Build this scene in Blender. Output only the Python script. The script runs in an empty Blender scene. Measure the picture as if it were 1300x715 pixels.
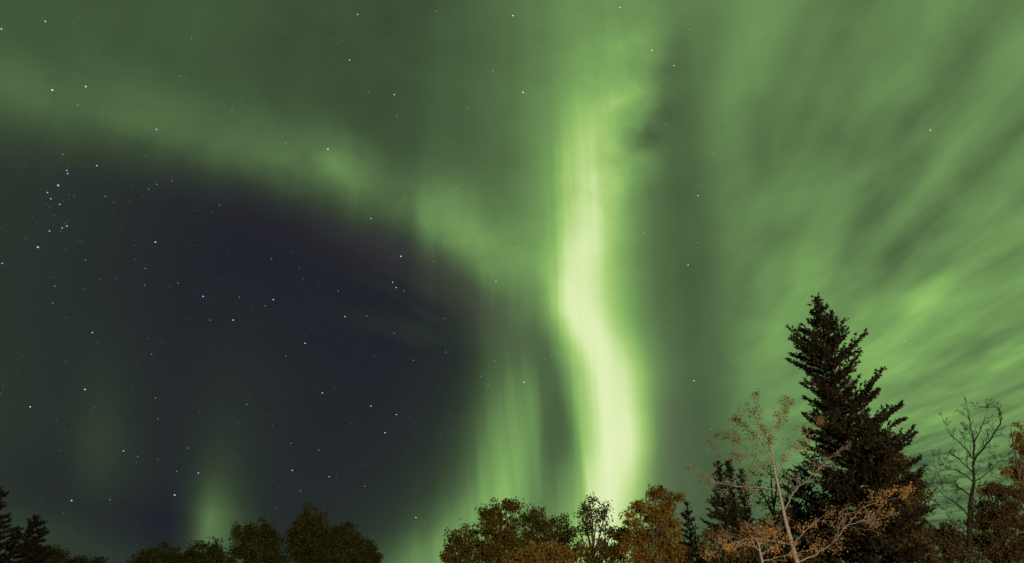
import bpy, math, random
import numpy as np

# ------------------------------------------------------------------ camera
scn = bpy.context.scene
CAM_Z = 1.6
PITCH = math.radians(25.0)
FOC = 862.0                      # focal length in photograph pixels (24 mm lens)
cam_d = bpy.data.cameras.new("camera")
cam_d.sensor_width = 36.0
cam_d.lens = 36.0 * FOC / 1300.0
cam_d.clip_end = 20000.0
cam = bpy.data.objects.new("camera", cam_d)
scn.collection.objects.link(cam)
cam.location = (0, 0, CAM_Z)
cam.rotation_euler = (math.radians(90) + PITCH, 0, 0)
scn.camera = cam
scn.render.engine = 'CYCLES'
scn.view_settings.view_transform = 'Standard'
scn.view_settings.look = 'None'
scn.view_settings.gamma = 1.0
scn.view_settings.exposure = 0.0
scn.view_settings.use_curve_mapping = False
scn.cycles.use_denoising = False
scn.cycles.max_bounces = 6
scn.cycles.transparent_max_bounces = 8


def ray(x, y):
    """direction (X, Y, Z) seen at a point of the photograph"""
    cx, cy = (x - 650.0) / FOC, (357.5 - y) / FOC
    return cx, math.cos(PITCH) - cy * math.sin(PITCH), math.sin(PITCH) + cy * math.cos(PITCH)


def azb(x, y):
    """azimuth (rad, from +Y towards +X) and tangent of the elevation"""
    X, Y, Z = ray(x, y)
    return math.atan2(X, Y), Z / math.hypot(X, Y)


def at(x, y, depth):
    X, Y, Z = ray(x, y)
    return np.array((X / Y * depth, depth, CAM_Z + Z / Y * depth))


# ------------------------------------------------------------------ night sky: aurora as a procedural world
world = bpy.data.worlds.new("World")
scn.world = world
world.use_nodes = True
NT = world.node_tree
NT.nodes.clear()


def node(t, **kw):
    n = NT.nodes.new(t)
    for k, v in kw.items():
        setattr(n, k, v)
    return n


class E:
    """a socket with arithmetic"""
    def __init__(s, sock): s.s = sock
    def __add__(a, b): return op('ADD', a, b)
    __radd__ = __add__
    def __sub__(a, b): return op('SUBTRACT', a, b)
    def __rsub__(a, b): return op('SUBTRACT', b, a)
    def __mul__(a, b): return op('MULTIPLY', a, b)
    __rmul__ = __mul__
    def __truediv__(a, b): return op('DIVIDE', a, b)


def op(name, *args):
    n = node('ShaderNodeMath', operation=name)
    for i, a in enumerate(args):
        if isinstance(a, E): NT.links.new(a.s, n.inputs[i])
        else: n.inputs[i].default_value = a
    return E(n.outputs[0])


def gauss(d): return op('EXPONENT', 0.0 - d * d)


def smooth(x, lo, hi, a=0.0, b=1.0):
    n = node('ShaderNodeMapRange', interpolation_type='SMOOTHSTEP')
    for i, v in enumerate((x, lo, hi, a, b)):
        if isinstance(v, E): NT.links.new(v.s, n.inputs[i])
        else: n.inputs[i].default_value = v
    return E(n.outputs[0])


def curve(x, pts):
    pts = sorted(pts)
    x0, x1 = pts[0][0], pts[-1][0]
    y0, y1 = min(p[1] for p in pts), max(p[1] for p in pts)
    if y1 - y0 < 1e-6: y1 = y0 + 1e-6
    n = node('ShaderNodeFloatCurve')
    m = n.mapping
    m.use_clip = False
    m.extend = 'HORIZONTAL'
    c = m.curves[0]
    q = [((p[0] - x0) / (x1 - x0), (p[1] - y0) / (y1 - y0)) for p in pts]
    c.points[0].location = q[0]
    c.points[-1].location = q[-1]
    for p in q[1:-1]: c.points.new(*p)
    for p in c.points: p.handle_type = 'AUTO_CLAMPED'
    m.update()
    t = op('MINIMUM', op('MAXIMUM', (x - x0) / (x1 - x0), 0.0), 1.0)
    NT.links.new(t.s, n.inputs['Value'])
    return E(n.outputs[0]) * (y1 - y0) + y0


def noise(vx, vy, vz=0.0, scale=1.0, detail=2.0, rough=0.5):
    c = node('ShaderNodeCombineXYZ')
    for i, v in enumerate((vx, vy, vz)):
        if isinstance(v, E): NT.links.new(v.s, c.inputs[i])
        else: c.inputs[i].default_value = v
    n = node('ShaderNodeTexNoise')
    n.inputs['Scale'].default_value = scale
    n.inputs['Detail'].default_value = detail
    n.inputs['Roughness'].default_value = rough
    NT.links.new(c.outputs[0], n.inputs['Vector'])
    return E(n.outputs[0]) - 0.5


tc = node('ShaderNodeTexCoord')
sep = node('ShaderNodeSeparateXYZ')
NT.links.new(tc.outputs['Generated'], sep.inputs[0])
DX, DY, DZ = (E(sep.outputs[i]) for i in range(3))
AZ = op('ARCTAN2', DX, DY)
HOR = op('MAXIMUM', op('SQRT', DX * DX + DY * DY), 0.02)
B = DZ / HOR


def by_az(rows):      # rows of (x, y, value) -> value as a function of azimuth
    return curve(AZ, [(azb(x, y)[0], v) for x, y, v in rows])


def by_b(rows):       # -> value as a function of the elevation's tangent
    return curve(B, [(azb(x, y)[1], v) for x, y, v in rows])


def band(rows, power=2.0, jitter=None):
    """a curtain: rows of (y, centre x, left width, right width, amplitude)"""
    c = curve(B, [(azb(x, y)[1], azb(x, y)[0]) for y, x, l, r, a in rows])
    wl = curve(B, [(azb(x, y)[1], azb(x, y)[0] - azb(x - l, y)[0]) for y, x, l, r, a in rows])
    wr = curve(B, [(azb(x, y)[1], azb(x + r, y)[0] - azb(x, y)[0]) for y, x, l, r, a in rows])
    am = curve(B, [(azb(x, y)[1], a) for y, x, l, r, a in rows])
    d = AZ - c
    if jitter is not None: d = d + jitter
    dl = op('MAXIMUM', 0.0 - d, 0.0) / wl
    dr = op('MAXIMUM', d, 0.0) / wr
    dd = op('POWER', dl + dr, power)
    return op('EXPONENT', 0.0 - dd) * am


# vertical rays and wavering edges
rays = noise(AZ * 26.0, B * 0.9, 3.1, detail=3.0)
fine = noise(AZ * 75.0, B * 1.6, 7.7, detail=2.0)
soft = noise(AZ * 5.0, B * 4.0, 1.7, detail=2.0)
puff = noise(AZ * 11.0, B * 12.0, 5.2, detail=4.0, rough=0.55)

# lower edge of the arc
edge_pts = [(-60, 160), (0, 172), (100, 184), (200, 205), (300, 228), (400, 256), (450, 278), (500, 298), (550, 328),
            (600, 362), (640, 392), (680, 405), (700, 440), (722, 500), (742, 620), (760, 760)]
edge = curve(AZ, [azb(x, y) for x, y in edge_pts])
above_d = B - edge + rays * by_az([(0, 200, .012), (300, 230, .02), (520, 300, .05), (700, 400, .06)]) + soft * 0.06
wid = by_az([(0, 180, 0.075), (300, 220, 0.075), (500, 300, 0.08), (620, 360, 0.13), (740, 500, 0.09)])
mask = smooth(above_d / wid, -1.0, 1.0)

above = by_az([(-60, 60, .315), (0, 60, .325), (120, 60, .325), (300, 60, .325), (400, 60, .31), (490, 60, .30), (560, 60, .345),
               (640, 100, .40), (700, 100, .44), (760, 100, .46), (820, 120, .45), (870, 220, .42), (900, 300, .44), (960, 300, .49),
               (1050, 300, .495), (1180, 300, .49), (1300, 300, .485)])
# the right hand sky brightens towards the middle height and greys near the horizon
rightness = by_az([(860, 300, 0.0), (1000, 300, .7), (1120, 300, 1.0), (1300, 300, 1.0)])
rb = by_b([(1150, 0, -.005), (1150, 120, -.01), (1150, 250, .02), (1150, 340, .07), (1150, 420, .105), (1150, 500, .085), (1150, 560, .03), (1150, 640, -.05), (1150, 715, -.08)])
above = above + rightness * rb
gap = band([(0, 905, 80, 70, 0), (90, 880, 60, 60, -.015), (180, 866, 50, 60, -.035), (300, 854, 42, 60, -.035), (400, 854, 42, 60, -.045),
            (480, 862, 34, 42, -.07), (560, 862, 34, 55, -.08), (620, 870, 40, 90, -.08), (700, 880, 50, 110, -.08)])
ridge_amp = by_az([(-40, 150, .07), (0, 150, .075), (120, 160, .07), (200, 180, .075), (330, 200, .105), (400, 215, .15), (440, 240, .19), (478, 250, .16),
                   (505, 265, .11), (535, 270, .20), (560, 275, .235), (590, 290, .215), (630, 320, .17), (690, 380, .12), (720, 400, 0)])
rd = (above_d - 0.055) / by_az([(0, 150, .10), (300, 200, .085), (440, 240, .085), (560, 270, .10), (700, 300, .12)])
ridge = gauss(rd) * ridge_amp * (1.0 + puff * 1.1)
dark = by_az([(-60, 400, .20), (0, 400, .195), (90, 400, .178), (190, 400, .15), (280, 400, .135), (450, 400, .132), (540, 400, .145), (600, 400, .17), (650, 400, .20), (720, 400, .24)])
low_teal = by_b([(300, 420, 0.0), (300, 520, .012), (300, 620, .024), (300, 700, .036)])
dark = dark + low_teal

t = dark * (1.0 - mask) + (above + ridge + gap) * mask

main = band([(-60, 825, 110, 55, .05), (0, 822, 105, 48, .09), (40, 818, 95, 40, .14), (75, 808, 88, 38, .19), (110, 788, 76, 46, .25), (150, 768, 62, 54, .31),
             (200, 755, 52, 58, .37), (255, 752, 50, 50, .43), (300, 745, 44, 50, .45), (340, 733, 34, 56, .47), (375, 728, 27, 62, .50), (410, 736, 27, 60, .52),
             (450, 753, 33, 60, .48), (500, 774, 48, 54, .46), (550, 783, 54, 48, .46), (600, 774, 56, 54, .455), (650, 762, 56, 60, .45), (715, 746, 54, 66, .43)],
            2.3, jitter=fine * 0.012 + rays * 0.010)
halo = band([(0, 780, 120, 60, .04), (150, 755, 90, 65, .06), (300, 735, 80, 60, .085), (400, 742, 62, 64, .085), (500, 785, 60, 60, .10), (600, 780, 75, 58, .12), (715, 760, 80, 60, .11)])
base_cut = 1.0 - smooth(main, 0.05, 0.6) * 0.25
curtain = band([(340, 640, 40, 50, .03), (380, 645, 45, 50, .10), (420, 652, 50, 45, .17), (460, 658, 52, 40, .22), (500, 660, 55, 36, .29), (550, 658, 62, 34, .35),
                (600, 650, 62, 40, .39), (650, 635, 72, 50, .41), (690, 615, 92, 66, .40), (715, 600, 110, 80, .36)], 2.2, jitter=rays * 0.03)
curtain = curtain * (1.0 + noise(AZ * 42.0 + B * 5.0, B * 0.8, 3.3, detail=2.0) * 0.65 + fine * 0.15) * (1.0 - mask * 0.9)
wide = band([(400, 640, 80, 60, 0), (560, 600, 90, 80, .03), (640, 570, 100, 80, .06), (715, 540, 110, 90, .08)])
glow_a = band([(340, 310, 80, 90, .0), (440, 295, 60, 90, .02), (520, 284, 48, 70, .04), (575, 277, 36, 56, .07), (610, 271, 28, 46, .125), (640, 268, 26, 42, .215), (665, 266, 25, 44, .275), (715, 262, 28, 50, .26)], 1.8)
glow_b = band([(360, 150, 60, 60, .0), (450, 140, 45, 55, .022), (520, 132, 38, 50, .045), (570, 126, 34, 50, .065), (600, 124, 36, 55, .065), (640, 125, 50, 70, .035), (690, 125, 80, 80, .0)])
shelf_line = curve(AZ, [azb(x, y) for x, y in [(-60, 632), (0, 640), (80, 656), (160, 678), (240, 712)]])
shelf = smooth(B - shelf_line, 0.012, -0.03) * 0.035
stripe = gauss((B - shelf_line - 0.03) / 0.04) * by_az([(-20, 640, -.015), (100, 660, -.035), (200, 680, -.042), (260, 700, 0)])
t = t * base_cut + main * (1.0 + rays * 0.22 + fine * 0.20) + halo + (curtain + wide) + (glow_a + glow_b) * (1.0 + rays * 0.5) + (shelf + stripe) * (1.0 - mask)

# thin cloud layer lit from behind: bands that run towards one point of the horizon
az0 = azb(790, 650)[0]
INV = op('DIVIDE', 1.0, op('MAXIMUM', DZ, 0.06))
PX, PY = DX * INV, DY * INV
ca, sa = math.cos(az0), math.sin(az0)
ALONG = PX * sa + PY * ca
ACROSS = PX * ca - PY * sa
cl1 = noise(ACROSS * 4.2 + 0.6, ALONG * 0.75, 2.0, detail=2.0, rough=0.42)
cl2 = noise(ACROSS * 7.5 + ALONG * 0.8, ALONG * 2.5, 4.0, detail=3.0, rough=0.45) * smooth(B, 1.0, 0.45, 0.5, 1.25)
cl_amt = by_az([(660, 300, 0.0), (880, 300, .06), (960, 300, .30), (1060, 300, .42), (1300, 300, .52)])
t = t + (cl1 * 0.9 + cl2 * 0.46) * cl_amt
# dark wisps over the top of the bright curtain
cw = band([(0, 790, 80, 50, 0.3), (70, 800, 80, 50, 0.5), (120, 812, 60, 40, .8), (160, 812, 45, 36, 1.0), (210, 796, 45, 36, .9), (265, 770, 60, 50, .45), (320, 780, 60, 50, 0)])
cl3 = noise(AZ * 10.0 - B * 4.0, B * 9.0 + AZ * 5.0, 9.0, detail=3.0, rough=0.5)
t = t + (cl3 * 0.50 - 0.085) * cw
# faint cloud wisps in the dark hollow
dw = band([(290, 530, 60, 60, 0), (340, 520, 60, 60, .8), (380, 530, 90, 60, .9), (450, 520, 70, 60, .7), (510, 520, 60, 60, 0)])
cl4 = noise(AZ * 6.0 + B * 3.0, B * 21.0 + AZ * 8.0, 12.0, detail=2.0)
t = t + op('MAXIMUM', cl4, 0.0) * dw * 0.26 * (1.0 - mask)
# grain of patchiness in the upper left
t = t + (soft * 0.055 + puff * 0.05) * mask + rays * 0.03 * mask
# behind the viewer and overhead the sky is an even dim green
behind = smooth(DY, 0.25, -0.1)
t = t * (1.0 - behind) + 0.36 * behind

ramp = node('ShaderNodeValToRGB')
cr = ramp.color_ramp
cr.interpolation = 'LINEAR'


def lin(c):
    c = c / 255.0
    return c / 12.92 if c <= 0.04045 else ((c + 0.055) / 1.055) ** 2.4


stops = [(0.10, (30, 32, 39)), (0.135, (33, 35, 42)), (0.19, (40, 49, 44)), (0.25, (51, 64, 48)), (0.33, (65, 85, 57)),
         (0.42, (82, 108, 69)), (0.50, (99, 134, 81)), (0.60, (116, 157, 90)), (0.68, (134, 179, 98)), (0.78, (165, 202, 116)),
         (0.86, (196, 224, 150)), (0.92, (219, 237, 176)), (1.0, (232, 244, 196))]
while len(cr.elements) < len(stops): cr.elements.new(0.5)
for e, (p, c) in zip(cr.elements, stops):
    e.position = p
    e.color = (*[lin(v) for v in c], 1)
NT.links.new(t.s, ramp.inputs[0])
# the little purple-grey fringe under the arc
fr = gauss((above_d + 0.03) / 0.05) * by_az([(0, 180, 0.05), (300, 230, .15), (500, 300, .5), (620, 360, .7), (700, 400, 0)])
mixf = node('ShaderNodeMix', data_type='RGBA')
mixf.inputs['B'].default_value = (lin(72), lin(66), lin(66), 1)
NT.links.new((fr * 0.5 * (1.0 - smooth(main, 0.02, 0.15))).s, mixf.inputs['Factor'])
NT.links.new(ramp.outputs[0], mixf.inputs['A'])
fr2 = band([(380, 830, 30, 30, 0), (450, 838, 24, 30, .25), (530, 846, 22, 34, .5), (600, 845, 26, 40, .6), (660, 840, 30, 50, .5), (715, 835, 30, 60, .4)])
mixg = node('ShaderNodeMix', data_type='RGBA')
mixg.inputs['B'].default_value = (lin(86), lin(96), lin(76), 1)
NT.links.new(fr2.s, mixg.inputs['Factor'])
NT.links.new(mixf.outputs['Result'], mixg.inputs['A'])
sky = node('ShaderNodeTexSky', sky_type='NISHITA')
sky.sun_disc = False
sky.sun_elevation = math.radians(-8.0)
sky.sun_rotation = math.radians(200.0)
bg1 = node('ShaderNodeBackground'); bg1.inputs['Strength'].default_value = 1.0
bg2 = node('ShaderNodeBackground'); bg2.inputs['Strength'].default_value = 0.05
add = node('ShaderNodeAddShader')
out = node('ShaderNodeOutputWorld')
NT.links.new(mixg.outputs['Result'], bg1.inputs['Color'])
NT.links.new(sky.outputs[0], bg2.inputs['Color'])
NT.links.new(bg1.outputs[0], add.inputs[0])
NT.links.new(bg2.outputs[0], add.inputs[1])
NT.links.new(add.outputs[0], out.inputs['Surface'])

# ------------------------------------------------------------------ the one lamp: a sodium street light behind the viewer
lamp_d = bpy.data.lights.new("street_light", 'POINT')
lamp_d.energy = 74000.0
lamp_d.color = (1.0, 0.74, 0.42)
lamp_d.shadow_soft_size = 0.35
lamp = bpy.data.objects.new("street_light", lamp_d)
scn.collection.objects.link(lamp)
lamp.location = (9.0, -20.0, 6.5)


# ------------------------------------------------------------------ materials
def leaf_mat(name, cols, rough=0.6, trans=0.25, nscale=1.3):
    m = bpy.data.materials.new(name)
    m.use_nodes = True
    t = m.node_tree
    t.nodes.clear()
    g = t.nodes.new('ShaderNodeNewGeometry')
    co = t.nodes.new('ShaderNodeTexCoord')
    nz = t.nodes.new('ShaderNodeTexNoise')
    nz.inputs['Scale'].default_value = nscale
    nz.inputs['Detail'].default_value = 3
    t.links.new(co.outputs['Object'], nz.inputs['Vector'])
    a = t.nodes.new('ShaderNodeMath'); a.operation = 'MULTIPLY_ADD'
    t.links.new(g.outputs['Random Per Island'], a.inputs[0])
    a.inputs[1].default_value = 0.32
    b = t.nodes.new('ShaderNodeMath'); b.operation = 'MULTIPLY_ADD'
    t.links.new(nz.outputs[0], b.inputs[0])
    b.inputs[1].default_value = 1.3
    b.inputs[2].default_value = -0.37
    t.links.new(b.outputs[0], a.inputs[2])
    r = t.nodes.new('ShaderNodeValToRGB')
    e = r.color_ramp.elements
    while len(e) < len(cols): e.new(0.5)
    for i, c in enumerate(cols):
        e[i].position = i / (len(cols) - 1)
        e[i].color = (*c, 1)
    t.links.new(a.outputs[0], r.inputs[0])
    p = t.nodes.new('ShaderNodeBsdfPrincipled')
    p.inputs['Roughness'].default_value = rough
    p.inputs['Specular IOR Level'].default_value = 0.25
    t.links.new(r.outputs[0], p.inputs['Base Color'])
    tr = t.nodes.new('ShaderNodeBsdfTranslucent')
    t.links.new(r.outputs[0], tr.inputs['Color'])
    mx = t.nodes.new('ShaderNodeMixShader')
    mx.inputs[0].default_value = trans
    t.links.new(p.outputs[0], mx.inputs[1])
    t.links.new(tr.outputs[0], mx.inputs[2])
    o = t.nodes.new('ShaderNodeOutputMaterial')
    t.links.new(mx.outputs[0], o.inputs['Surface'])
    return m


def bark_mat(name, c0, c1, scale=9.0):
    m = bpy.data.materials.new(name)
    m.use_nodes = True
    t = m.node_tree
    p = t.nodes['Principled BSDF']
    p.inputs['Roughness'].default_value = 0.85
    p.inputs['Specular IOR Level'].default_value = 0.2
    co = t.nodes.new('ShaderNodeTexCoord')
    mp = t.nodes.new('ShaderNodeMapping')
    mp.inputs['Scale'].default_value = (1, 1, 2.5)
    nz = t.nodes.new('ShaderNodeTexNoise')
    nz.inputs['Scale'].default_value = scale
    nz.inputs['Detail'].default_value = 5
    r = t.nodes.new('ShaderNodeValToRGB')
    r.color_ramp.elements[0].position = 0.38
    r.color_ramp.elements[1].position = 0.56
    r.color_ramp.elements[0].color = (*c0, 1)
    r.color_ramp.elements[1].color = (*c1, 1)
    bp = t.nodes.new('ShaderNodeBump')
    bp.inputs['Strength'].default_value = 0.5
    bp.inputs['Distance'].default_value = 0.02
    t.links.new(co.outputs['Object'], mp.inputs[0])
    t.links.new(mp.outputs[0], nz.inputs['Vector'])
    t.links.new(nz.outputs[0], r.inputs[0])
    t.links.new(r.outputs[0], p.inputs['Base Color'])
    t.links.new(nz.outputs[0], bp.inputs['Height'])
    t.links.new(bp.outputs[0], p.inputs['Normal'])
    return m


def star_mat(name, col, strength):
    m = bpy.data.materials.new(name)
    m.use_nodes = True
    t = m.node_tree
    t.nodes.clear()
    e = t.nodes.new('ShaderNodeEmission')
    e.inputs[0].default_value = (*col, 1)
    e.inputs[1].default_value = strength * 0.5     # the front and the back face both add
    o = t.nodes.new('ShaderNodeOutputMaterial')
    tp = t.nodes.new('ShaderNodeBsdfTransparent')
    ad = t.nodes.new('ShaderNodeAddShader')
    t.links.new(e.outputs[0], ad.inputs[0])
    t.links.new(tp.outputs[0], ad.inputs[1])
    t.links.new(ad.outputs[0], o.inputs['Surface'])
    m.cycles.emission_sampling = 'NONE'
    return m


M = {
    'spruce': leaf_mat('spruce_needles', [(.009, .008, .005), (.018, .015, .009), (.034, .026, .015)], trans=.05),
    'spruce_brown': leaf_mat('brown_needles', [(.034, .025, .012), (.064, .046, .022), (.105, .074, .034)], trans=.08),
    'spruce_far': leaf_mat('far_needles', [(.012, .012, .007), (.030, .024, .012)], trans=.05),
    'olive': leaf_mat('olive_leaves', [(.030, .030, .006), (.072, .064, .012), (.130, .105, .020)], trans=.22),
    'brown': leaf_mat('brown_leaves', [(.045, .038, .008), (.095, .074, .014), (.155, .112, .022)], trans=.22),
    'orange': leaf_mat('orange_leaves', [(.12, .078, .015), (.22, .142, .026), (.33, .21, .042)], trans=.25),
    'gold': leaf_mat('gold_leaves', [(.20, .11, .03), (.36, .20, .06), (.48, .29, .11)], trans=.2),
    'tan': leaf_mat('tan_leaves', [(.10, .066, .026), (.19, .125, .048), (.27, .175, .06)], trans=.25),
    'green': leaf_mat('green_leaves', [(.022, .028, .005), (.048, .054, .010), (.085, .084, .016)], trans=.22),
    'bark': bark_mat('brown_bark', (.05, .035, .025), (.13, .095, .07)),
    'bark_dark': bark_mat('dark_bark', (.010, .008, .007), (.028, .021, .019)),
    'birch': bark_mat('birch_bark', (.14, .125, .135), (.33, .295, .32), 22.0),
    'star_white': star_mat('white_star', (.92, .96, 1.0), .75),
    'star_blue': star_mat('blue_star', (.36, .44, 1.0), 1.15),
    'star_mid': star_mat('middling_star', (.80, .90, 1.0), .24),
    'star_dim': star_mat('dim_star', (.72, .85, .95), .11),
    'star_faint': star_mat('faint_star', (.65, .75, .95), .06),
}


# ------------------------------------------------------------------ mesh helpers
class MB:
    def __init__(s):
        s.v, s.q, s.n = [], [], 0

    def tube(s, pts, rad, sides=6):
        pts = np.asarray(pts, float)
        k = len(pts)
        tan = np.gradient(pts, axis=0)
        tan /= np.linalg.norm(tan, axis=1)[:, None] + 1e-9
        ref = np.array((0.31, 0.87, 0.39))
        a = np.cross(tan, ref); a /= np.linalg.norm(a, axis=1)[:, None] + 1e-9
        b = np.cross(tan, a)
        th = np.arange(sides) * 2 * math.pi / sides
        rad = np.asarray(rad, float)
        ring = (pts[:, None, :] + rad[:, None, None] * (np.cos(th)[None, :, None] * a[:, None, :] + np.sin(th)[None, :, None] * b[:, None, :]))
        s.v.append(ring.reshape(-1, 3))
        i = np.arange(k - 1)[:, None] * sides
        j = np.arange(sides)[None, :]
        j2 = (j + 1) % sides
        f = np.stack([i + j, i + j2, i + sides + j2, i + sides + j], -1).reshape(-1, 4) + s.n
        s.q.append(f)
        s.n += k * sides

    def blades(s, base, d, side):
        """diamond shaped leaves: base point, direction*length, half width vector"""
        n = len(base)
        mid = base + d * 0.45
        v = np.stack([base, mid + side, base + d, mid - side], 1).reshape(-1, 3)
        s.v.append(v)
        s.q.append(np.arange(n * 4).reshape(-1, 4) + s.n)
        s.n += n * 4

    def build(s, name, mat, parent=None, origin=(0, 0, 0), smooth=False):
        v = np.concatenate(s.v) - np.asarray(origin)
        q = np.concatenate(s.q)
        me = bpy.data.meshes.new(name)
        me.vertices.add(len(v))
        me.vertices.foreach_set('co', v.astype(np.float32).ravel())
        me.loops.add(len(q) * 4)
        me.loops.foreach_set('vertex_index', q.astype(np.int32).ravel())
        me.polygons.add(len(q))
        me.polygons.foreach_set('loop_start', (np.arange(len(q)) * 4).astype(np.int32))
        me.polygons.foreach_set('loop_total', np.full(len(q), 4, np.int32))
        me.update(calc_edges=True)
        if smooth: me.shade_smooth()
        me.materials.append(mat)
        o = bpy.data.objects.new(name, me)
        scn.collection.objects.link(o)
        if parent is not None: o.parent = parent
        return o


def unit(a):
    return a / (np.linalg.norm(a, axis=-1, keepdims=True) + 1e-9)


def thing(name, label, cat, loc, group=None):
    o = bpy.data.objects.new(name, None)
    scn.collection.objects.link(o)
    o.location = loc
    o['label'] = label
    o['category'] = cat
    if group: o['group'] = group
    return o


# ------------------------------------------------------------------ conifers
def conifer(name, label, depth, prof, mat, rng, spacing=0.3, per=7, blade=0.09, tw_gap=0.13, rise=0.35, group=None, droop=0.0, rag=0.22, bare=0.0, trunk_r=None, part_z=None):
    """prof: rows of (y, left x, right x) in the photograph from the tip down"""
    tipx = (prof[0][1] + prof[0][2]) / 2
    tip = at(tipx, prof[0][0], depth)
    X0 = tip[0]
    zs, ls, rs = [], [], []
    for y, l, r in prof:
        p, q = at(l, y, depth), at(r, y, depth)
        zs.append(p[2]); ls.append(X0 - p[0]); rs.append(q[0] - X0)
    zs, ls, rs = map(np.array, (zs[::-1], ls[::-1], rs[::-1]))
    H = tip[2]
    root = thing(name, label, 'tree', (X0, depth, 0), group)
    org = np.array((X0, depth, 0.0))
    tr = MB()
    tz = np.linspace(-0.1, H - 0.02, 14)
    R0 = trunk_r or H * 0.014 + 0.02
    wob = np.cumsum(rng.normal(0, 0.012, (14, 2)), axis=0)
    wob -= wob[-1] * np.linspace(0, 1, 14)[:, None]
    tp = np.stack([X0 + wob[:, 0], depth + wob[:, 1], tz], 1)
    tr.tube(tp, np.linspace(R0, 0.012, 14), 8)
    br, nd = tr, MB()
    z = max(zs[0], 1.2)
    bases, dirs, sides_ = [], [], []
    ph = rng.uniform(0, 6.28)
    while z < H - 0.06:
        l = float(np.interp(z, zs, ls)); r = float(np.interp(z, zs, rs))
        k = per if max(l, r) > 0.5 else max(4, per - 2)
        f = (z - zs[0]) / (H - zs[0])
        for i in range(k):
            phi = ph + i * 6.283 / k + rng.normal(0, 0.22)
            cx = math.cos(phi)
            L = (r if cx > 0 else l) * abs(cx) + 0.5 * (l + r) * (1 - abs(cx))
            # blunt: seen from the side the outline is set by the widest branches
            L = max(0.09, L * (1 + rng.uniform(-rag * 1.6, rag * .55)))
            if rng.random() < bare: L *= 0.45
            el = rise * (0.4 + 0.9 * f) + rng.normal(0, 0.10)
            z0 = z - L * math.tan(el) * 0.75 + rng.uniform(-.4, .4) * spacing
            n = max(4, int(L / 0.16) + 2)
            t = np.linspace(0, 1, n)
            zz = z0 + L * (math.tan(el) * t - droop * t * (1 - t) * 1.5 + 0.12 * t ** 3)
            cphi = phi + 0.12 * rng.normal() * t
            pts = np.stack([X0 + np.cos(cphi) * L * t, depth + np.sin(cphi) * L * t, zz], 1)
            br.tube(pts, np.linspace(0.008 + 0.010 * L, 0.004, n), 4)
            # side twigs
            segs = [(pts, L)]
            s = 0.22 * L
            sd = 1
            while s < L:
                tt = s / L
                p0 = np.array([np.interp(tt, t, pts[:, c]) for c in range(3)])
                i0 = min(n - 2, int(tt * (n - 1)))
                d = unit(pts[i0 + 1] - pts[i0])
                lat = unit(np.cross(d, (0, 0, 1.0))) * sd
                tl = (0.16 + 0.42 * (L - s)) * rng.uniform(.6, 1.15)
                tl = min(tl, 0.75)
                dd = unit(d * 0.75 + lat * rng.uniform(.5, 1.0) + np.array((0, 0, rng.uniform(-.35, .45))))
                m = max(2, int(tl / 0.12) + 1)
                u = np.linspace(0, 1, m)[:, None]
                tw = p0 + dd * tl * u + np.array((0, 0, 0.12 * tl)) * u ** 2
                segs.append((tw, tl))
                s += tw_gap * rng.uniform(.7, 1.3)
                sd = -sd
            for sp, sl in segs:
                m = max(4, int(sl / 0.0135))
                u = rng.uniform(0.18 if sl == L else 0.0, 1, m)
                x = u * (len(sp) - 1)
                i1 = np.minimum(x.astype(int), len(sp) - 2)
                fr_ = (x - i1)[:, None]
                b = sp[i1] * (1 - fr_) + sp[i1 + 1] * fr_
                ax = unit(sp[i1 + 1] - sp[i1])
                rnd = unit(rng.normal(size=(m, 3)) + np.array((0, 0, .25)))
                dv = unit(ax * 0.85 + rnd * 0.9)
                ln = blade * rng.uniform(.6, 1.3, m)[:, None]
                sv = unit(np.cross(dv, rng.normal(size=(m, 3)))) * ln * 0.24
                bases.append(b); dirs.append(dv * ln); sides_.append(sv)
        ph += 0.9
        z += spacing * rng.uniform(.75, 1.25) * (0.55 + 0.45 * min(1, (l + r)))
    # leader
    m = 40
    b = np.stack([np.full(m, X0), np.full(m, depth), rng.uniform(H - 0.5, H, m)], 1)
    dv = unit(rng.normal(size=(m, 3)) + np.array((0, 0, 1.0)))
    ln = blade * rng.uniform(.6, 1.2, m)[:, None]
    bases.append(b); dirs.append(dv * ln); sides_.append(unit(np.cross(dv, rng.normal(size=(m, 3)))) * ln * .2)
    nd.blades(np.concatenate(bases), np.concatenate(dirs), np.concatenate(sides_))
    tr.build('trunk', M['bark_dark'], root, org)
    nd.build('crown', M[mat], root, org)
    return root


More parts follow.
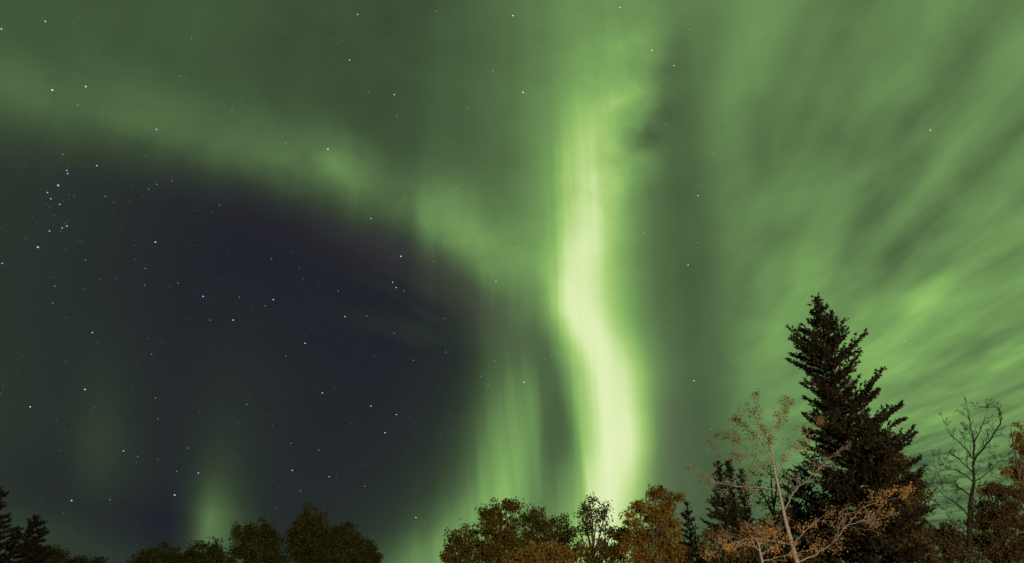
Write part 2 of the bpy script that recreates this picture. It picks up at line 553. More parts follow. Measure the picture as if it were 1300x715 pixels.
# ------------------------------------------------------------------ broadleaf trees
def broadleaf(name, label, depth, trunk_x, lobes, mat, rng, leaf=0.075, dens=1.0, spread=0.16, per=34, group=None, bark='bark', tips=0.3):
    """lobes: (x, y, rx, ry) in the photograph; clusters of leaves fill them"""
    base = at(trunk_x, 715, depth)
    org = np.array((base[0], depth, 0.0))
    root = thing(name, label, 'tree', org, group)
    cs = []
    for (x, y, rx, ry) in lobes:
        dz = rng.uniform(-.6, .6)
        c = at(x, y, depth + dz)
        a = at(x + rx, y, depth + dz)[0] - c[0]
        h = at(x, y - ry, depth + dz)[2] - c[2]
        cs.append((c, a, 0.5 * (a + h), h))
    top = max(c[2] + h * 0.5 for c, a, d, h in cs)
    cen = np.mean([c for c, *_ in cs], axis=0)
    tr = MB()
    n = 12
    tz = np.linspace(-0.1, top, n)
    f = np.linspace(0, 1, n)
    wob = np.cumsum(rng.normal(0, 0.03, (n, 2)), axis=0)
    tp = np.stack([org[0] + (cen[0] - org[0]) * f ** 1.5 + wob[:, 0], depth + wob[:, 1], tz], 1)
    r0 = 0.03 + top * 0.014
    tr.tube(tp, r0 * (1 - f * .88), 8)
    tr.build('trunk', M[bark], root, org, True)
    bases, dirs, sides_ = [], [], []
    for (c, a, d, h) in cs:
        lm = MB()
        zj = max(0.4, c[2] - 0.9 * math.hypot(c[0] - org[0], 1.2) - rng.uniform(0.1, .6))
        p0 = np.array([np.interp(zj, tz, tp[:, k]) for k in range(3)])
        u = np.linspace(0, 1, 7)[:, None]
        midp = (p0 + c) / 2 + np.array((0, 0, -0.12 * np.linalg.norm(c - p0))) + rng.normal(0, .08, 3)
        path = p0 * (1 - u) ** 2 + 2 * midp * u * (1 - u) + c * u ** 2
        lr = r0 * 0.42
        lm.tube(path, np.linspace(lr, lr * .35, 7), 6)
        vol = a * d * h
        nc = max(8, int(dens * 50 * (a * h + 0.35 * vol)))
        holes = [(c + unit(rng.normal(size=3)) * np.array((a, d, h)) * rng.uniform(.5, 1.0), rng.uniform(.26, .5) * min(a, h)) for _ in range(5)]
        nodes = list(path[3:])
        for _ in range(nc):
            v = unit(rng.normal(size=3))
            r = rng.uniform() ** (1 / 2.4) * (1 + (rng.uniform(0, tips) if rng.random() < .3 else 0))
            q = c + v * np.array((a, d, h)) * r
            if any(np.linalg.norm(q - hc) < hr for hc, hr in holes): continue
            # a twig from the lobe's limb out to this cluster
            near = np.array(nodes)
            st = near[np.argmin(np.sum((near - q) ** 2, axis=1) + rng.uniform(0, .02, len(near)))]
            nodes.append(q)
            um = np.linspace(0, 1, 4)[:, None]
            tw = st * (1 - um) + q * um + np.array((0, 0, -0.04)) * (4 * um * (1 - um)) + rng.normal(0, .02, (4, 3)) * (um < .9) * (um > .1)
            lm.tube(tw, np.linspace(lr * .22, 0.004, 4), 4)
            m = int(2.1 * per * rng.uniform(.5, 1.4))
            sg = spread * rng.uniform(.5, 1.35)
            b = q + np.clip(rng.normal(size=(m, 3)), -1.7, 1.7) * sg * np.array((1, 1, .75))
            dv = unit(rng.normal(size=(m, 3)) + v * .5 + np.array((0, 0, -.25)))
            ln = leaf * 0.95 * rng.uniform(.45, 1.5, m)[:, None]
            sv = unit(np.cross(dv, rng.normal(size=(m, 3)))) * ln * rng.uniform(.34, .5)
            bases.append(b); dirs.append(dv * ln); sides_.append(sv)
        lm.build('limb', M[bark], root, org)
    lf = MB()
    lf.blades(np.concatenate(bases), np.concatenate(dirs), np.concatenate(sides_))
    lf.build('crown', M[mat], root, org)
    return root


# ------------------------------------------------------------------ open trees drawn limb by limb
TW = [.0022]


def twigs_from(mb, p, d, L, r, level, rng, ends, up=0.15, spreadf=0.75, wig=0.16, kids=(3, 5)):
    n = max(4, int(L / 0.10) + 2)
    pts = [p]
    dd = unit(d)
    step = L / (n - 1)
    for i in range(n - 1):
        dd = unit(dd + rng.normal(0, wig, 3) + np.array((0, 0, up * 0.25)))
        pts.append(pts[-1] + dd * step)
    pts = np.array(pts)
    mb.tube(pts, np.linspace(r, max(r * .35, TW[0]), n), 4 if level > 0 else 3)
    if level <= 0:
        ends.append(pts)
        return
    for k in range(rng.integers(*kids)):
        t = rng.uniform(.22, .95)
        i = min(n - 2, int(t * (n - 1)))
        ax = unit(pts[i + 1] - pts[i])
        nd = unit(ax * 0.8 + unit(np.cross(ax, rng.normal(size=3))) * spreadf * rng.uniform(.6, 1.2))
        twigs_from(mb, pts[i], nd, L * (1 - t * .45) * rng.uniform(.45, .72), max(r * .6 * (1 - .4 * t), TW[0] * 1.2), level - 1, rng, ends, up, spreadf, wig, kids)
    ends.append(pts[n // 2:])


def drawn_tree(name, label, depth, trunk, limbs, bark, rng, group=None, twig_len=0.7, level=2, gap=0.22, kids=(3, 5), up=.15):
    """trunk: (x, y, radius) rows from the bottom; limbs: lists of (x, y) with start radius first and depth drift second"""
    tp = [at(x, y, depth) for x, y, r in trunk]
    org = np.array((tp[0][0], depth, 0.0))
    root = thing(name, label, 'tree', org, group)
    full = [np.array((org[0] + .02, depth, -0.1)), (np.array((org[0], depth, 0)) + tp[0]) / 2] + tp
    rr = [trunk[0][2] * 1.35, trunk[0][2] * 1.15] + [r for _, _, r in trunk]
    def dense(P, R, k=3):
        P = np.array(P); R = np.array(R)
        s = np.arange(len(P)); t = np.linspace(0, len(P) - 1, (len(P) - 1) * k + 1)
        Q = np.stack([np.interp(t, s, P[:, c]) for c in range(3)], 1)
        for _ in range(2):
            Q[1:-1] = (Q[:-2] + 2 * Q[1:-1] + Q[2:]) / 4
        return Q, np.interp(t, s, R)
    Q, R = dense(full, rr)
    mb = MB(); mb.tube(Q, R, 10)
    mb.build('trunk', M[bark], root, org, True)
    all_ends = []
    for (r0, drift, pts, tl) in limbs:
        m = len(pts)
        P = [at(x, y, depth + drift * i / (m - 1)) for i, (x, y) in enumerate(pts)]
        Q, R = dense(P, np.linspace(r0, r0 * .3, m))
        Q[1:-1] += rng.normal(0, .012, Q[1:-1].shape)
        lm = MB()
        lm.tube(Q, R, 6)
        seg = np.linalg.norm(np.diff(Q, axis=0), axis=1)
        S = np.concatenate([[0], np.cumsum(seg)])
        s = S[-1] * .22
        ends = []
        while s <= S[-1]:
            i = min(len(Q) - 2, int(np.searchsorted(S, s)) - 1)
            i = max(i, 0)
            ax = unit(Q[i + 1] - Q[i])
            lat = unit(np.cross(ax, rng.normal(size=3)))
            d = unit(ax * .75 + lat * rng.uniform(.5, .95) + np.array((0, 0, up)))
            twigs_from(lm, Q[i], d, tl * rng.uniform(.5, 1.15), max(.004, R[i] * .38), level - 1, rng, ends, up=up, kids=kids)
            s += gap * rng.uniform(.6, 1.4)
        twigs_from(lm, Q[-1], unit(Q[-1] - Q[-2]), tl * 1.0, max(.004, R[-1] * .8), level, rng, ends, up=up, kids=kids)
        lm.build('limb', M[bark], root, org)
        all_ends.append(ends)
    return root, org, all_ends


def leaves_on(root, org, spots, mat, leaf, rng, name='foliage'):
    b = np.array(spots)
    m = len(b)
    dv = unit(rng.normal(size=(m, 3)) + np.array((0, -.1, -.6)))
    ln = leaf * rng.uniform(.65, 1.25, m)[:, None]
    sv = unit(np.cross(dv, rng.normal(size=(m, 3)))) * ln * .38
    mb = MB()
    mb.blades(b, dv * ln, sv)
    mb.build(name, M[mat], root, org)


# ------------------------------------------------------------------ ground
me = bpy.data.meshes.new('ground')
gx = np.concatenate([[-6000, -1500, -400], np.linspace(-90, 90, 61), [400, 1500, 6000]])
gy = np.concatenate([[-6000, -1500, -400], np.linspace(-60, 100, 55), [400, 1500, 6000]])
GX, GY = np.meshgrid(gx, gy)
GZ = 0.10 * np.sin(GX * .21 + 1) * np.sin(GY * .17) - 0.1
GZ[(np.abs(GX) > 95) | (GY > 105) | (GY < -65)] = -0.1
V = np.stack([GX.ravel(), GY.ravel(), GZ.ravel()], 1)
nx, ny = len(gx), len(gy)
F = [(j * nx + i, j * nx + i + 1, (j + 1) * nx + i + 1, (j + 1) * nx + i) for j in range(ny - 1) for i in range(nx - 1)]
me.from_pydata(V.tolist(), [], F)
gm = bark_mat('night_grass', (.025, .030, .010), (.065, .058, .022), 1.4)
me.materials.append(gm)
g = bpy.data.objects.new('ground', me)
scn.collection.objects.link(g)
g['kind'] = 'structure'

# ------------------------------------------------------------------ stars (real points of light 3 km out)
STARS = """57.7,26.7,8 2,36.5,8 14,53,4 93,30,4 71,28,2 204,4.5,3 243,48.6,5 313,44.6,4 124,67,4 172,72,2 66.5,114,11 109,109.5,10 98.7,133,5 81.6,151,3
129.5,148.5,3 138.5,145.6,2 199,164,7 228,96.7,6 236,99,4 242,87,4 217,96,2 294.6,138.7,5 306,122,3 292,144,3 311,156,2 203,148,2 72,159,2 109,101,2
454,18,7 554.4,13.6,6 630,9.6,3 359,42,3 401.5,60,3 391.7,70,2 418.7,72.5,3 428.5,55,2 417.6,50,2 444,76,7 459.7,100,4 467.7,116,6 500.5,120,9 504,146.5,6
502,157,2 491.7,49,3 476,45,2 502,47,2 499,32,3 524.7,22,3 532.5,52,3 529,93.4,3 604.7,27,3 581,84,2 626,90,5 611.5,123.6,4 593,136,5 370.6,164,3 572.7,179,4 507,77,2
651,19.6,11 787,9,7 678,23,3 875.6,37,6 827.8,63.7,9 856,83,7 664,117,11 722.5,98,3 891.7,72,2 897,103,2 743,149,4 801,170,3 845.6,156.6,5
80,195.6,5 123,210,9b 85,216,5b 86,220,5b 74,235,12b 60.4,244,5b 64.7,252,6b 88,247,4b 94.6,247.5,4b 81,254,3 76,259,6b 63,262.6,3 59,259,3 69,273,3 41,275,3
85,286.7,9b 79,289,5b 82.6,283.7,4 77.5,293,4b 63,293,8b 33,300,4 48.3,313.4,12b 3,334,5b 185,198,4 218,229,5 199,233.6,5 189,240,6 167,236,3 206,228,3 134,249,5
144,256.5,4 165,255,3 181.8,248.7,3 278.7,260,6 270,268.6,4 247.7,267,3 292,272.6,3 197.4,307,10 170.4,311,4 251,311,3 184.8,340.6,6 108.8,329.8,5 105,306,4 100,306,2
82,316,3 172.5,329,3 289.5,321.5,3 126.4,354,4 147,354.7,3 68.5,352,4 226,359,5 282,355,4 416.4,189,11 362.5,181.8,5 469,184.5,4 465.7,190,3 572.5,181,3 524,215.5,4
581.5,237.4,5 514,249.7,5 381,258,4 448,265,4 471,277,7 509,325,11 551,332,6 498.5,358,7 629.6,357,8 344.6,328.5,6 380,339.4,4 371,320.5,3 599,298,4 614.8,211,3 635,200,3
385,354,4 403.5,359,4 396,315,2 367,249,2 70,363,5 108,366,3 183.5,361.5,6 215,363,4 258,376,10b 271,376,3 304,377,6 67,384.4,5 84.6,403,4 117.3,422,9b 267,406,6
296,406,9 320.7,393,4 320.7,406,3 237,404,3 187.6,429,4 251,426.5,3 192.6,449,5 204.7,434,3 124,434,3 28,452,4 84,458,2 108,494,11b 4,489.4,4 1,499.5,4 38.5,516,8
168,494.7,4 178,497,3 197.6,505,5 217,482,3 121,517,3 117,519,3 163,518,3 252.8,523.6,4 313.7,513,6 200.7,531.5,6 72.8,532,3 303.4,536.7,3 316.7,499,3
347,380,9 337,387.7,6 429.5,369,6 438,401.5,7 449,396,3 465.7,400.8,5 503,364.8,7 513,369,5 550.6,383,3 564,404,6 500.5,423,5 565.7,446.6,5 525,457.4,6 520,455,3
387.4,435.5,9 363,452,6 388.4,410,3 394,417,3 458,433,3 475.8,451.4,3 628,457.7,6 610.8,478,5 619.8,488.7,5 640.7,492,3 409.3,498.5,7 471,515,8 503.3,526,7 519.4,528,4
572,527,3 399,492.4,3 425,493,2 429.7,481,2 639,397,3 578,434,3 446,537.5,3 340,527,3 346,540,4 488.6,549,10b 369.6,562.4,5 405,571,5 434,568.5,3 371,596.7,8 418,604.7,5b
428,605.7,4 463,617,5 381.6,623,5 354,617,3 351,645,4 460.5,590.6,4 528,656.6,8 539,663,3 597,631,3 586,595,4 559.6,553,3 527,556.6,3 517,575.5,3 627,537,3 410.6,647,2
157,572,9b 175,579,5 238.5,568.5,6 201,582,4 224.6,598,6 252,600,9b 222,628,11b 91,635,9 139.6,634,5 80,651,4b 76.5,571.5,3 173,587,3
1181,165,7 906.5,195,6 1076,199,3 890,236,4 886,248,7 886,308,6 873.5,336,8 1040,314,3 1010.6,305,3 1266,206.5,3 1091,365,3 724.7,186.7,4 742.7,208.5,6 761,278.5,5
685.7,181,2 665,485,9 737,484,6 675.7,532,4 657,313.5,4 881,483,8 847.6,414,4 817,295,5 692,455,4 699.5,452,4 612,476,3 903,544.6,5 1148,433,5"""
rng = np.random.default_rng(11)
SD = 3000.0
PXM = SD / 679.0
ico_v = []
ph_ = (1 + 5 ** .5) / 2
for a, b in ((-1, ph_), (1, ph_), (-1, -ph_), (1, -ph_)):
    ico_v += [(a, b, 0)]
for a, b in ((-1, ph_), (1, ph_), (-1, -ph_), (1, -ph_)):
    ico_v += [(0, a, b)]
for a, b in ((ph_, -1), (ph_, 1), (-ph_, -1), (-ph_, 1)):
    ico_v += [(a, 0, b)]
ico_v = unit(np.array(ico_v, float))
ico_f = [(0, 11, 5), (0, 5, 1), (0, 1, 7), (0, 7, 10), (0, 10, 11), (1, 5, 9), (5, 11, 4), (11, 10, 2), (10, 7, 6), (7, 1, 8),
         (3, 9, 4), (3, 4, 2), (3, 2, 6), (3, 6, 8), (3, 8, 9), (4, 9, 5), (2, 4, 11), (6, 2, 10), (8, 6, 7), (9, 8, 1)]
sv_, sf_, sm_ = [], [], []
mats = ['star_white', 'star_blue', 'star_mid', 'star_dim', 'star_faint']


def add_star(x, y, r, mi):
    X, Y, Z = ray(x, y)
    d = unit(np.array((X, Y, Z)))
    c = d * SD
    # guiding drift of a few seconds: each star is drawn a little long
    e = unit(np.cross(d, (0.0, 0.35, 1.0)))
    v = ico_v * r * PXM
    v = v + (v @ e)[:, None] * e * 0.35
    n = len(sv_) * 12
    sv_.append(v + c)
    sf_.extend([(a + n, b + n, k + n) for a, b, k in ico_f])
    sm_.extend([mi] * 20)


for tok in STARS.split():
    x, y, b = tok.split(',')
    blue = b.endswith('b')
    b = int(b.rstrip('b'))
    x, y = float(x), float(y)
    right = x > 640
    if b >= 9: add_star(x, y, .52 + .06 * (b - 9), 1 if blue else 0)
    elif b >= 7: add_star(x, y, .48, 1 if blue else 0)
    elif b >= 5: add_star(x, y, .46, 1 if blue else 2)
    elif b >= 4: add_star(x, y, .40, 3 if not right else 2)
    else: add_star(x, y, .36, 3)
for _ in range(650):
    x, y = rng.uniform(-60, 860), rng.uniform(-60, 700)
    if x > 640 and rng.random() < .8: continue
    add_star(x, y, rng.uniform(.24, .42), 4)
me = bpy.data.meshes.new('starry_sky')
me.from_pydata(np.concatenate(sv_).tolist(), [], sf_)
for k in mats: me.materials.append(M[k])
me.polygons.foreach_set('material_index', sm_)
so = bpy.data.objects.new('starry_sky', me)
scn.collection.objects.link(so)
so['kind'] = 'structure'
so.visible_shadow = True

# ------------------------------------------------------------------ the trees
R = lambda s: np.random.default_rng(s)

# tall spruce
conifer('spruce_tree', 'tall dark spruce towering over every other tree on the right', 24.0,
        [(378, 1035, 1038), (388, 1032, 1041), (398, 1024, 1048), (410, 1016, 1062), (424, 1008, 1084), (436, 1008, 1074), (448, 1005, 1096),
         (458, 1001, 1098), (468, 1010, 1096), (480, 1012, 1112), (492, 1020, 1118), (502, 1016, 1126), (512, 1020, 1124), (522, 1022, 1118),
         (534, 1016, 1134), (546, 1020, 1140), (560, 1014, 1142), (576, 1018, 1146), (596, 1022, 1156), (620, 1026, 1166), (650, 1030, 1172), (715, 1030, 1176)],
        'spruce', R(1), spacing=.32, per=9, blade=.11, tw_gap=.10, rise=.44, rag=.32, bare=.2)

# small spruces left of the birch
G = 'thin spruces in the gap left of the pale birch'
conifer('spruce_tree', 'thin dark spruce with a broken flat top, left one of the trio behind the birch', 30.0,
        [(586, 911, 913), (600, 907, 916), (620, 903, 917), (640, 900, 917), (660, 897, 920), (715, 892, 926)], 'spruce_far', R(2), spacing=.22, per=7, rag=.3, bare=.1, group=G)
conifer('spruce_tree', 'slender dark spruce standing in the middle of the close trio behind the birch', 30.6,
        [(584, 923, 926), (600, 920, 930), (625, 920, 931), (650, 918, 935), (715, 912, 940)], 'spruce_far', R(3), spacing=.2, per=7, rag=.3, bare=.1, group=G)
conifer('spruce_tree', 'broader dark spruce, right one of the close trio behind the birch', 31.2,
        [(597, 939, 942), (612, 935, 947), (632, 935, 949), (655, 932, 954), (715, 926, 962)], 'spruce_far', R(4), spacing=.2, per=7, rag=.3, bare=.1, group=G)
conifer('spruce_tree', 'small narrow spruce just right of the tall orange tree', 33.0,
        [(636, 871, 872), (648, 867, 877), (662, 864, 882), (680, 861, 888), (700, 858, 893), (715, 855, 896)], 'spruce_far', R(5), spacing=.26, per=7, rag=.35, group=G)

# far left spruces
G = 'dark spruces at the left edge'
conifer('spruce_tree', 'black spruce cut by the left edge of the picture, tallest there', 40.0,
        [(617, -2, 0), (630, -12, 7), (645, -18, 6), (660, -24, 9), (680, -30, 13), (715, -38, 18)], 'spruce_far', R(6), spacing=.36, per=7, blade=.13, rag=.3, group=G)
conifer('spruce_tree', 'pointed spire of a low spruce between two bigger ones at the far left', 43.0,
        [(668, 22, 24), (680, 17, 28), (692, 12, 33), (715, 4, 40)], 'spruce_far', R(7), spacing=.34, per=7, blade=.13, rag=.3, group=G)
conifer('spruce_tree', 'blunt topped bushy spruce beside the low round shrub at far left', 41.0,
        [(656, 44, 47), (664, 38, 53), (678, 34, 59), (694, 30, 63), (715, 26, 68)], 'spruce_far', R(8), spacing=.32, per=8, blade=.14, rag=.3, group=G)
broadleaf('deciduous_tree', 'low round olive shrub tucked against the far left spruces', 42.0, 68,
          [(64, 704, 13, 9), (72, 712, 12, 9), (52, 714, 14, 9)], 'green', R(9), leaf=.11, spread=.2, dens=1.3)

# left low trees
G = 'low leafy trees along the left skyline'
broadleaf('deciduous_tree', 'lowest dark crown barely showing above the bottom edge, leftmost of the low row', 48.0, 112,
          [(104, 715, 10, 6), (120, 716, 12, 7), (92, 718, 10, 5)], 'green', R(10), leaf=.12, spread=.2, group=G)
broadleaf('deciduous_tree', 'dim rounded crown left of the green glow with two low humps', 46.0, 205,
          [(190, 708, 13, 12), (208, 704, 13, 12), (175, 716, 12, 8), (222, 715, 10, 9)], 'green', R(12), leaf=.12, spread=.2, dens=1.2, group=G)
broadleaf('deciduous_tree', 'dim rounded crown standing in the foot of the faint green glow', 44.0, 260,
          [(252, 702, 14, 12), (268, 700, 12, 12), (240, 712, 12, 9), (278, 711, 12, 9), (256, 715, 24, 9)], 'green', R(13), leaf=.12, spread=.2, dens=1.2, group=G)
broadleaf('deciduous_tree', 'domed olive crown with sky gaps, right of the faint green glow', 42.0, 328,
          [(313, 676, 14, 13), (334, 672, 15, 14), (345, 690, 14, 16), (305, 692, 14, 14), (326, 692, 16, 14), (322, 710, 32, 12), (350, 708, 14, 12)],
          'green', R(14), leaf=.115, spread=.17, dens=.95, per=30, group=G)
broadleaf('deciduous_tree', 'tallest olive tree of the left skyline with a pointed notched top', 41.0, 410,
          [(388, 656, 8, 14), (400, 663, 13, 14), (384, 676, 16, 16), (405, 684, 20, 18), (434, 676, 14, 14), (428, 692, 20, 18), (392, 704, 26, 16), (425, 709, 24, 12), (380, 690, 14, 16)],
          'green', R(15), leaf=.115, spread=.18, dens=1.25, group=G)
broadleaf('deciduous_tree', 'low olive crown sloping down at the right end of the left skyline', 43.0, 462,
          [(452, 690, 11, 11), (464, 697, 12, 11), (476, 704, 11, 10), (458, 710, 22, 10)], 'green', R(16), leaf=.115, spread=.18, dens=1.25, group=G)

# middle group
G = 'leafy trees below the bright curtain'
broadleaf('deciduous_tree', 'brown olive tree sloping down left at the start of the middle group', 33.0, 600,
          [(568, 702, 9, 12), (580, 688, 12, 12), (592, 676, 13, 12), (600, 690, 16, 14), (583, 706, 18, 13), (607, 706, 20, 14), (574, 714, 12, 10)],
          'brown', R(20), leaf=.085, spread=.15, dens=1.35, group=G)
broadleaf('deciduous_tree', 'biggest round topped brown olive crown of the middle group', 32.0, 640,
          [(614, 652, 9, 10), (628, 650, 13, 12), (643, 648, 14, 11), (652, 644, 9, 7), (622, 668, 17, 15), (645, 668, 18, 15), (632, 688, 26, 18), (655, 690, 18, 16), (640, 706, 32, 14)],
          'brown', R(21), leaf=.085, spread=.15, dens=1.35, group=G)
broadleaf('deciduous_tree', 'brown olive crown just right of the biggest round one, lower and flat topped', 32.6, 680,
          [(670, 657, 10, 9), (683, 654, 9, 9), (676, 670, 15, 13), (692, 676, 10, 12), (678, 690, 20, 16), (684, 706, 24, 12)],
          'olive', R(22), leaf=.085, spread=.15, dens=1.3, group=G)
broadleaf('deciduous_tree', 'dark green low crown between the flat topped tree and the sparse tree', 34.0, 712,
          [(700, 668, 8, 10), (713, 663, 9, 9), (722, 676, 9, 10), (706, 684, 14, 14), (722, 694, 14, 14), (708, 706, 20, 12)],
          'olive', R(23), leaf=.085, spread=.15, dens=1.2, group=G)
broadleaf('deciduous_tree', 'upright dark green tree with bright sky showing through its sparse crown', 31.0, 752,
          [(749, 640, 9, 10), (742, 652, 10, 11), (757, 652, 10, 10), (768, 648, 6, 9), (745, 666, 12, 10), (765, 665, 10, 9), (738, 678, 11, 9), (775, 676, 7, 8), (762, 690, 8, 7)],
          'green', R(24), leaf=.08, spread=.14, dens=1.05, per=26, group=G)
broadleaf('deciduous_tree', 'low brown crown under the sparse upright tree', 30.0, 745,
          [(735, 700, 18, 12), (758, 704, 18, 13), (778, 698, 14, 13), (745, 714, 30, 8), (785, 688, 10, 12)], 'brown', R(25), leaf=.08, spread=.14, dens=1.25, group=G)
broadleaf('deciduous_tree', 'small dark green crown squeezed between the sparse tree and the orange tree', 33.0, 788,
          [(785, 680, 9, 9), (796, 676, 8, 9), (788, 694, 12, 12), (780, 708, 14, 10)], 'green', R(26), leaf=.08, spread=.14, dens=1.3, group=G)
broadleaf('deciduous_tree', 'low lit orange brown crown at the foot of the middle group', 26.0, 690,
          [(660, 704, 16, 8), (680, 698, 16, 9), (702, 698, 18, 9), (720, 706, 16, 10), (690, 712, 40, 9), (655, 714, 16, 7)],
          'orange', R(27), leaf=.07, spread=.12, dens=1.6, group=G)
broadleaf('deciduous_tree', 'tall orange autumn tree right of the bright curtain, its top ragged', 29.0, 828,
          [(842, 626, 13, 9), (829, 630, 8, 8), (812, 642, 10, 10), (848, 640, 12, 12), (830, 650, 16, 14), (803, 662, 12, 11), (818, 672, 18, 16), (846, 666, 16, 20),
           (800, 686, 14, 16), (826, 694, 24, 18), (852, 694, 14, 20), (812, 710, 24, 12), (846, 711, 24, 12), (862, 632, 4, 4)],
          'orange', R(28), leaf=.08, spread=.13, dens=1.75, group=G)

# brush behind and around the birch
G = 'autumn brush under and beside the birch'
broadleaf('deciduous_tree', 'reddish brown low bush right of the tall orange tree', 29.0, 885,
          [(888, 690, 10, 12), (880, 706, 12, 12), (897, 708, 14, 14), (872, 714, 10, 8)], 'spruce_brown', R(30), leaf=.07, spread=.13, dens=1.2, group=G)
broadleaf('deciduous_tree', 'ochre leaved sapling in front of the close spruce trio', 27.0, 915,
          [(905, 676, 10, 8), (922, 684, 14, 9), (942, 672, 14, 9), (905, 700, 16, 12), (930, 704, 18, 10)], 'tan', R(31), leaf=.06, spread=.13, dens=.75, per=22, group=G)
broadleaf('deciduous_tree', 'brown dense bush low behind the pale birch trunk', 29.0, 975,
          [(950, 690, 18, 18), (972, 680, 18, 18), (996, 672, 18, 22), (1020, 664, 18, 26), (965, 708, 24, 12), (1000, 704, 30, 16), (1025, 695, 22, 20)],
          'spruce_brown', R(32), leaf=.08, spread=.15, dens=1.25, group=G)
broadleaf('deciduous_tree', 'blurry olive tan tree standing behind the upper birch twigs', 34.0, 985,
          [(962, 612, 12, 14), (985, 600, 16, 20), (975, 630, 20, 18), (1002, 622, 16, 22), (990, 648, 22, 16)], 'tan', R(33), leaf=.075, spread=.16, dens=.55, per=16, group=G)
conifer('spruce_tree', 'dark spruce half hidden between the birch and the tall spruce', 27.0,
        [(588, 1012, 1016), (600, 998, 1030), (620, 992, 1040), (650, 990, 1050), (715, 985, 1060)], 'spruce', R(34), spacing=.3, per=7, rag=.35)
# dense mass right of and under the tall spruce
G = 'dense brown evergreens at the foot of the tall spruce'
broadleaf('evergreen_tree', 'dense brown evergreen with rounded shoulders against the right side of the tall spruce', 26.0, 1130,
          [(1112, 566, 13, 14), (1130, 561, 12, 14), (1124, 585, 20, 16), (1146, 592, 12, 14), (1150, 610, 15, 14), (1125, 612, 22, 18), (1100, 600, 20, 18),
           (1162, 622, 11, 16), (1140, 635, 24, 20), (1110, 640, 24, 20), (1165, 645, 13, 16)], 'spruce_brown', R(40), per=52, leaf=.075, spread=.13, dens=1.5, group=G, bark='bark_dark')
broadleaf('evergreen_tree', 'brown spreading evergreen mass under the bare limbs, low right of the tall spruce', 25.0, 1160,
          [(1090, 672, 24, 20), (1120, 676, 24, 20), (1150, 680, 22, 20), (1176, 686, 20, 20), (1200, 692, 16, 18), (1080, 700, 26, 16), (1130, 704, 36, 14), (1180, 708, 30, 12), (1210, 706, 16, 14)],
          'spruce_brown', R(41), per=52, leaf=.075, spread=.13, dens=1.5, group=G, bark='bark_dark')
broadleaf('evergreen_tree', 'dark low evergreen directly under the tall spruce behind gold leaves', 25.5, 1060,
          [(1045, 650, 20, 24), (1068, 660, 20, 24), (1048, 690, 24, 22), (1075, 700, 20, 16), (1035, 712, 20, 10)], 'spruce_brown', R(42), per=52, leaf=.075, spread=.13, dens=1.3, group=G, bark='bark_dark')
broadleaf('evergreen_tree', 'small dark evergreen between the brown mass and the bare black trunk', 28.0, 1212,
          [(1207, 672, 8, 9), (1215, 682, 12, 12), (1222, 700, 14, 14), (1196, 680, 8, 8)], 'spruce', R(43), per=52, leaf=.075, spread=.13, dens=1.2, group=G, bark='bark_dark')
broadleaf('evergreen_tree', 'round brown evergreen right of the bare black trunk', 27.0, 1262,
          [(1252, 622, 8, 10), (1266, 626, 12, 14), (1282, 632, 12, 16), (1252, 644, 12, 14), (1270, 652, 20, 18), (1245, 668, 14, 16), (1268, 680, 24, 20), (1290, 665, 14, 24),
           (1244, 694, 14, 16), (1270, 704, 28, 14), (1294, 700, 12, 18)], 'spruce_brown', R(44), per=52, leaf=.075, spread=.13, dens=1.45, group=G, bark='bark_dark')
broadleaf('deciduous_tree', 'orange leaved tree cut by the right edge of the picture', 31.0, 1312,
          [(1293, 552, 8, 11), (1300, 572, 13, 16), (1284, 600, 11, 8), (1298, 600, 14, 16), (1306, 630, 14, 20), (1302, 668, 10, 14), (1310, 700, 14, 20)],
          'orange', R(45), leaf=.085, spread=.15, dens=1.5)

# bare tree
TW[0] = .0045
bare_limbs = [
    (.040, .8, [(1235, 588), (1243, 575), (1252, 565), (1262, 551), (1270, 538), (1272, 526), (1267, 516), (1256, 517)], .67),
    (.035, -.5, [(1236, 590), (1236, 575), (1237, 560), (1233, 548), (1230, 534), (1229, 524)], .67),
    (.024, .4, [(1236, 562), (1243, 550), (1248, 538), (1252, 527)], .60),
    (.027, .3, [(1234, 582), (1230, 573), (1219, 563), (1209, 554), (1201, 544)], .74),
    (.024, -.6, [(1236, 600), (1225, 590), (1215, 581), (1204, 574), (1197, 576)], .67),
    (.024, .7, [(1236, 612), (1228, 606), (1220, 600), (1210, 596), (1195, 598)], .74),
    (.027, -.8, [(1232, 629), (1219, 620), (1207, 613), (1184, 613)], .74),
    (.024, .5, [(1236, 612), (1243, 608), (1250, 603), (1258, 597), (1267, 587)], .67),
    (.027, -.7, [(1230, 656), (1221, 644), (1210, 637), (1198, 629), (1190, 620)], .74),
    (.021, .4, [(1230, 678), (1217, 667), (1206, 662), (1202, 652)], .67),
    (.018, -.9, [(1230, 664), (1240, 652), (1250, 640), (1256, 630)], .54),
]
drawn_tree('bare_tree', 'bare leafless tree with a black trunk and curled twigs against the green sky', 25.0,
           [(1232, 715, .095), (1231, 680, .085), (1231, 650, .075), (1233, 629, .062), (1237, 613, .05), (1236, 599, .042), (1235, 587, .034)],
           bare_limbs, 'bark_dark', R(50), twig_len=.6, level=3, gap=.21, kids=(2, 5), up=.16)

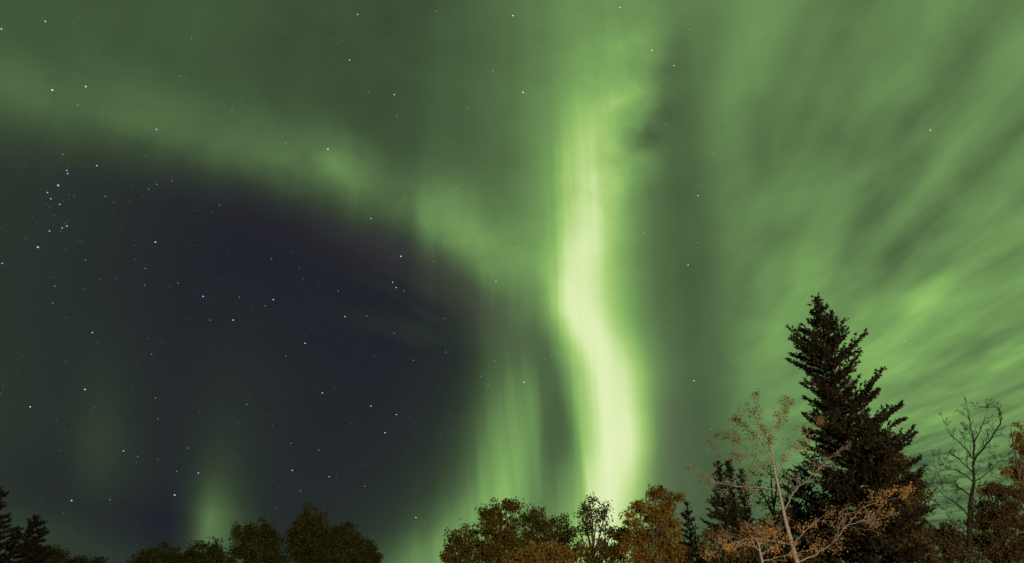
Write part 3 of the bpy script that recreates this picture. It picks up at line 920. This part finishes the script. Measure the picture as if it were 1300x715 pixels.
# the birch
TW[0] = .0030
birch_limbs = [
    (.020, .6, [(997, 647), (1003, 632), (1015, 617), (1030, 605), (1044, 592), (1057, 578)], .6),       # 0 up right
    (.016, -.4, [(987, 605), (991, 593), (1000, 578), (1014, 560), (1027, 548)], .6),                     # 1 right top
    (.016, -.8, [(985, 623), (970, 619), (949, 618), (931, 616), (913, 614), (895, 602)], .6),            # 2 long left
    (.013, .7, [(984, 613), (973, 601), (958, 593), (944, 588), (925, 582)], .95),                        # 3 left up
    (.017, -1.2, [(1005, 692), (985, 687), (964, 684), (943, 686), (925, 692), (910, 700)], .6),          # 4 low left
    (.013, -.6, [(1006, 691), (1018, 679), (1033, 665), (1045, 655)], .5),                                # 5 low right
    (.021, -1.0, [(1012, 714), (1030, 707), (1046, 698), (1064, 682), (1075, 667), (1089, 662), (1111, 660)], .65),  # 6 bottom right
    (.009, .9, [(997, 660), (985, 666), (976, 675)], .4),                                                 # 7
    (.014, .8, [(982, 590), (974, 572), (966, 558), (955, 545), (944, 538)], .6),                         # 8 top left
    (.013, -.6, [(979, 568), (972, 550), (968, 535), (966, 520)], .55),                                   # 9 top
    (.010, .5, [(982, 550), (992, 538), (998, 526), (1000, 516)], .5),                                    # 10 top right
    (.014, -.9, [(1078, 664), (1088, 650), (1100, 642), (1118, 636), (1132, 634)], .55),                  # 11 gold
    (.010, .9, [(985, 600), (968, 588), (950, 572), (936, 560)], .9),                                    # 12
]
birch, borg, ends = drawn_tree('birch_tree', 'pale barked birch with nearly bare branches in front of the tall spruce', 20.0,
                               [(1013, 715, .064), (1005, 690, .056), (997, 660, .048), (993, 640, .041), (987, 614, .034), (982, 588, .027), (979, 566, .02), (982, 546, .014), (986, 530, .008)],
                               birch_limbs, 'birch', R(51), level=3, gap=.15, kids=(2, 5), up=.14)
rl = R(52)


def pick(idx, n, jit):
    P = []
    for i in idx:
        E_ = ends[i]
        for _ in range(n):
            e = E_[rl.integers(len(E_))]
            P.append(e[rl.integers(len(e))] + rl.normal(0, jit, 3))
    return P


leaves_on(birch, borg, pick([11], 520, .06) + pick([6], 420, .10) + pick([5], 200, .08) + pick([4, 7], 330, .09) + pick([0], 50, .05), 'gold', .05, rl)
leaves_on(birch, borg, pick([8, 9, 10, 1, 12], 420, .06) + pick([3, 2], 150, .05), 'tan', .05, rl, 'withered_foliage')
# a second stem's gold leaves in front of the evergreen foot
sap, sorg, ends = drawn_tree('birch_sapling', 'small birch sapling of gold leaves left of the birch trunk', 19.0,
                             [(968, 715, .03), (966, 705, .025), (964, 695, .02), (961, 684, .012)],
                             [(.014, .4, [(966, 706), (975, 698), (986, 692), (998, 690)], .35), (.014, -.4, [(965, 700), (955, 692), (943, 690), (930, 694)], .35),
                              (.012, .5, [(963, 692), (968, 684), (975, 678)], .3), (.012, -.5, [(967, 712), (985, 708), (1000, 706), (1020, 700)], .35)],
                             'birch', R(53), level=1, gap=.16, kids=(2, 4))
leaves_on(sap, sorg, pick([0, 1, 2, 3], 230, .04), 'gold', .05, rl)
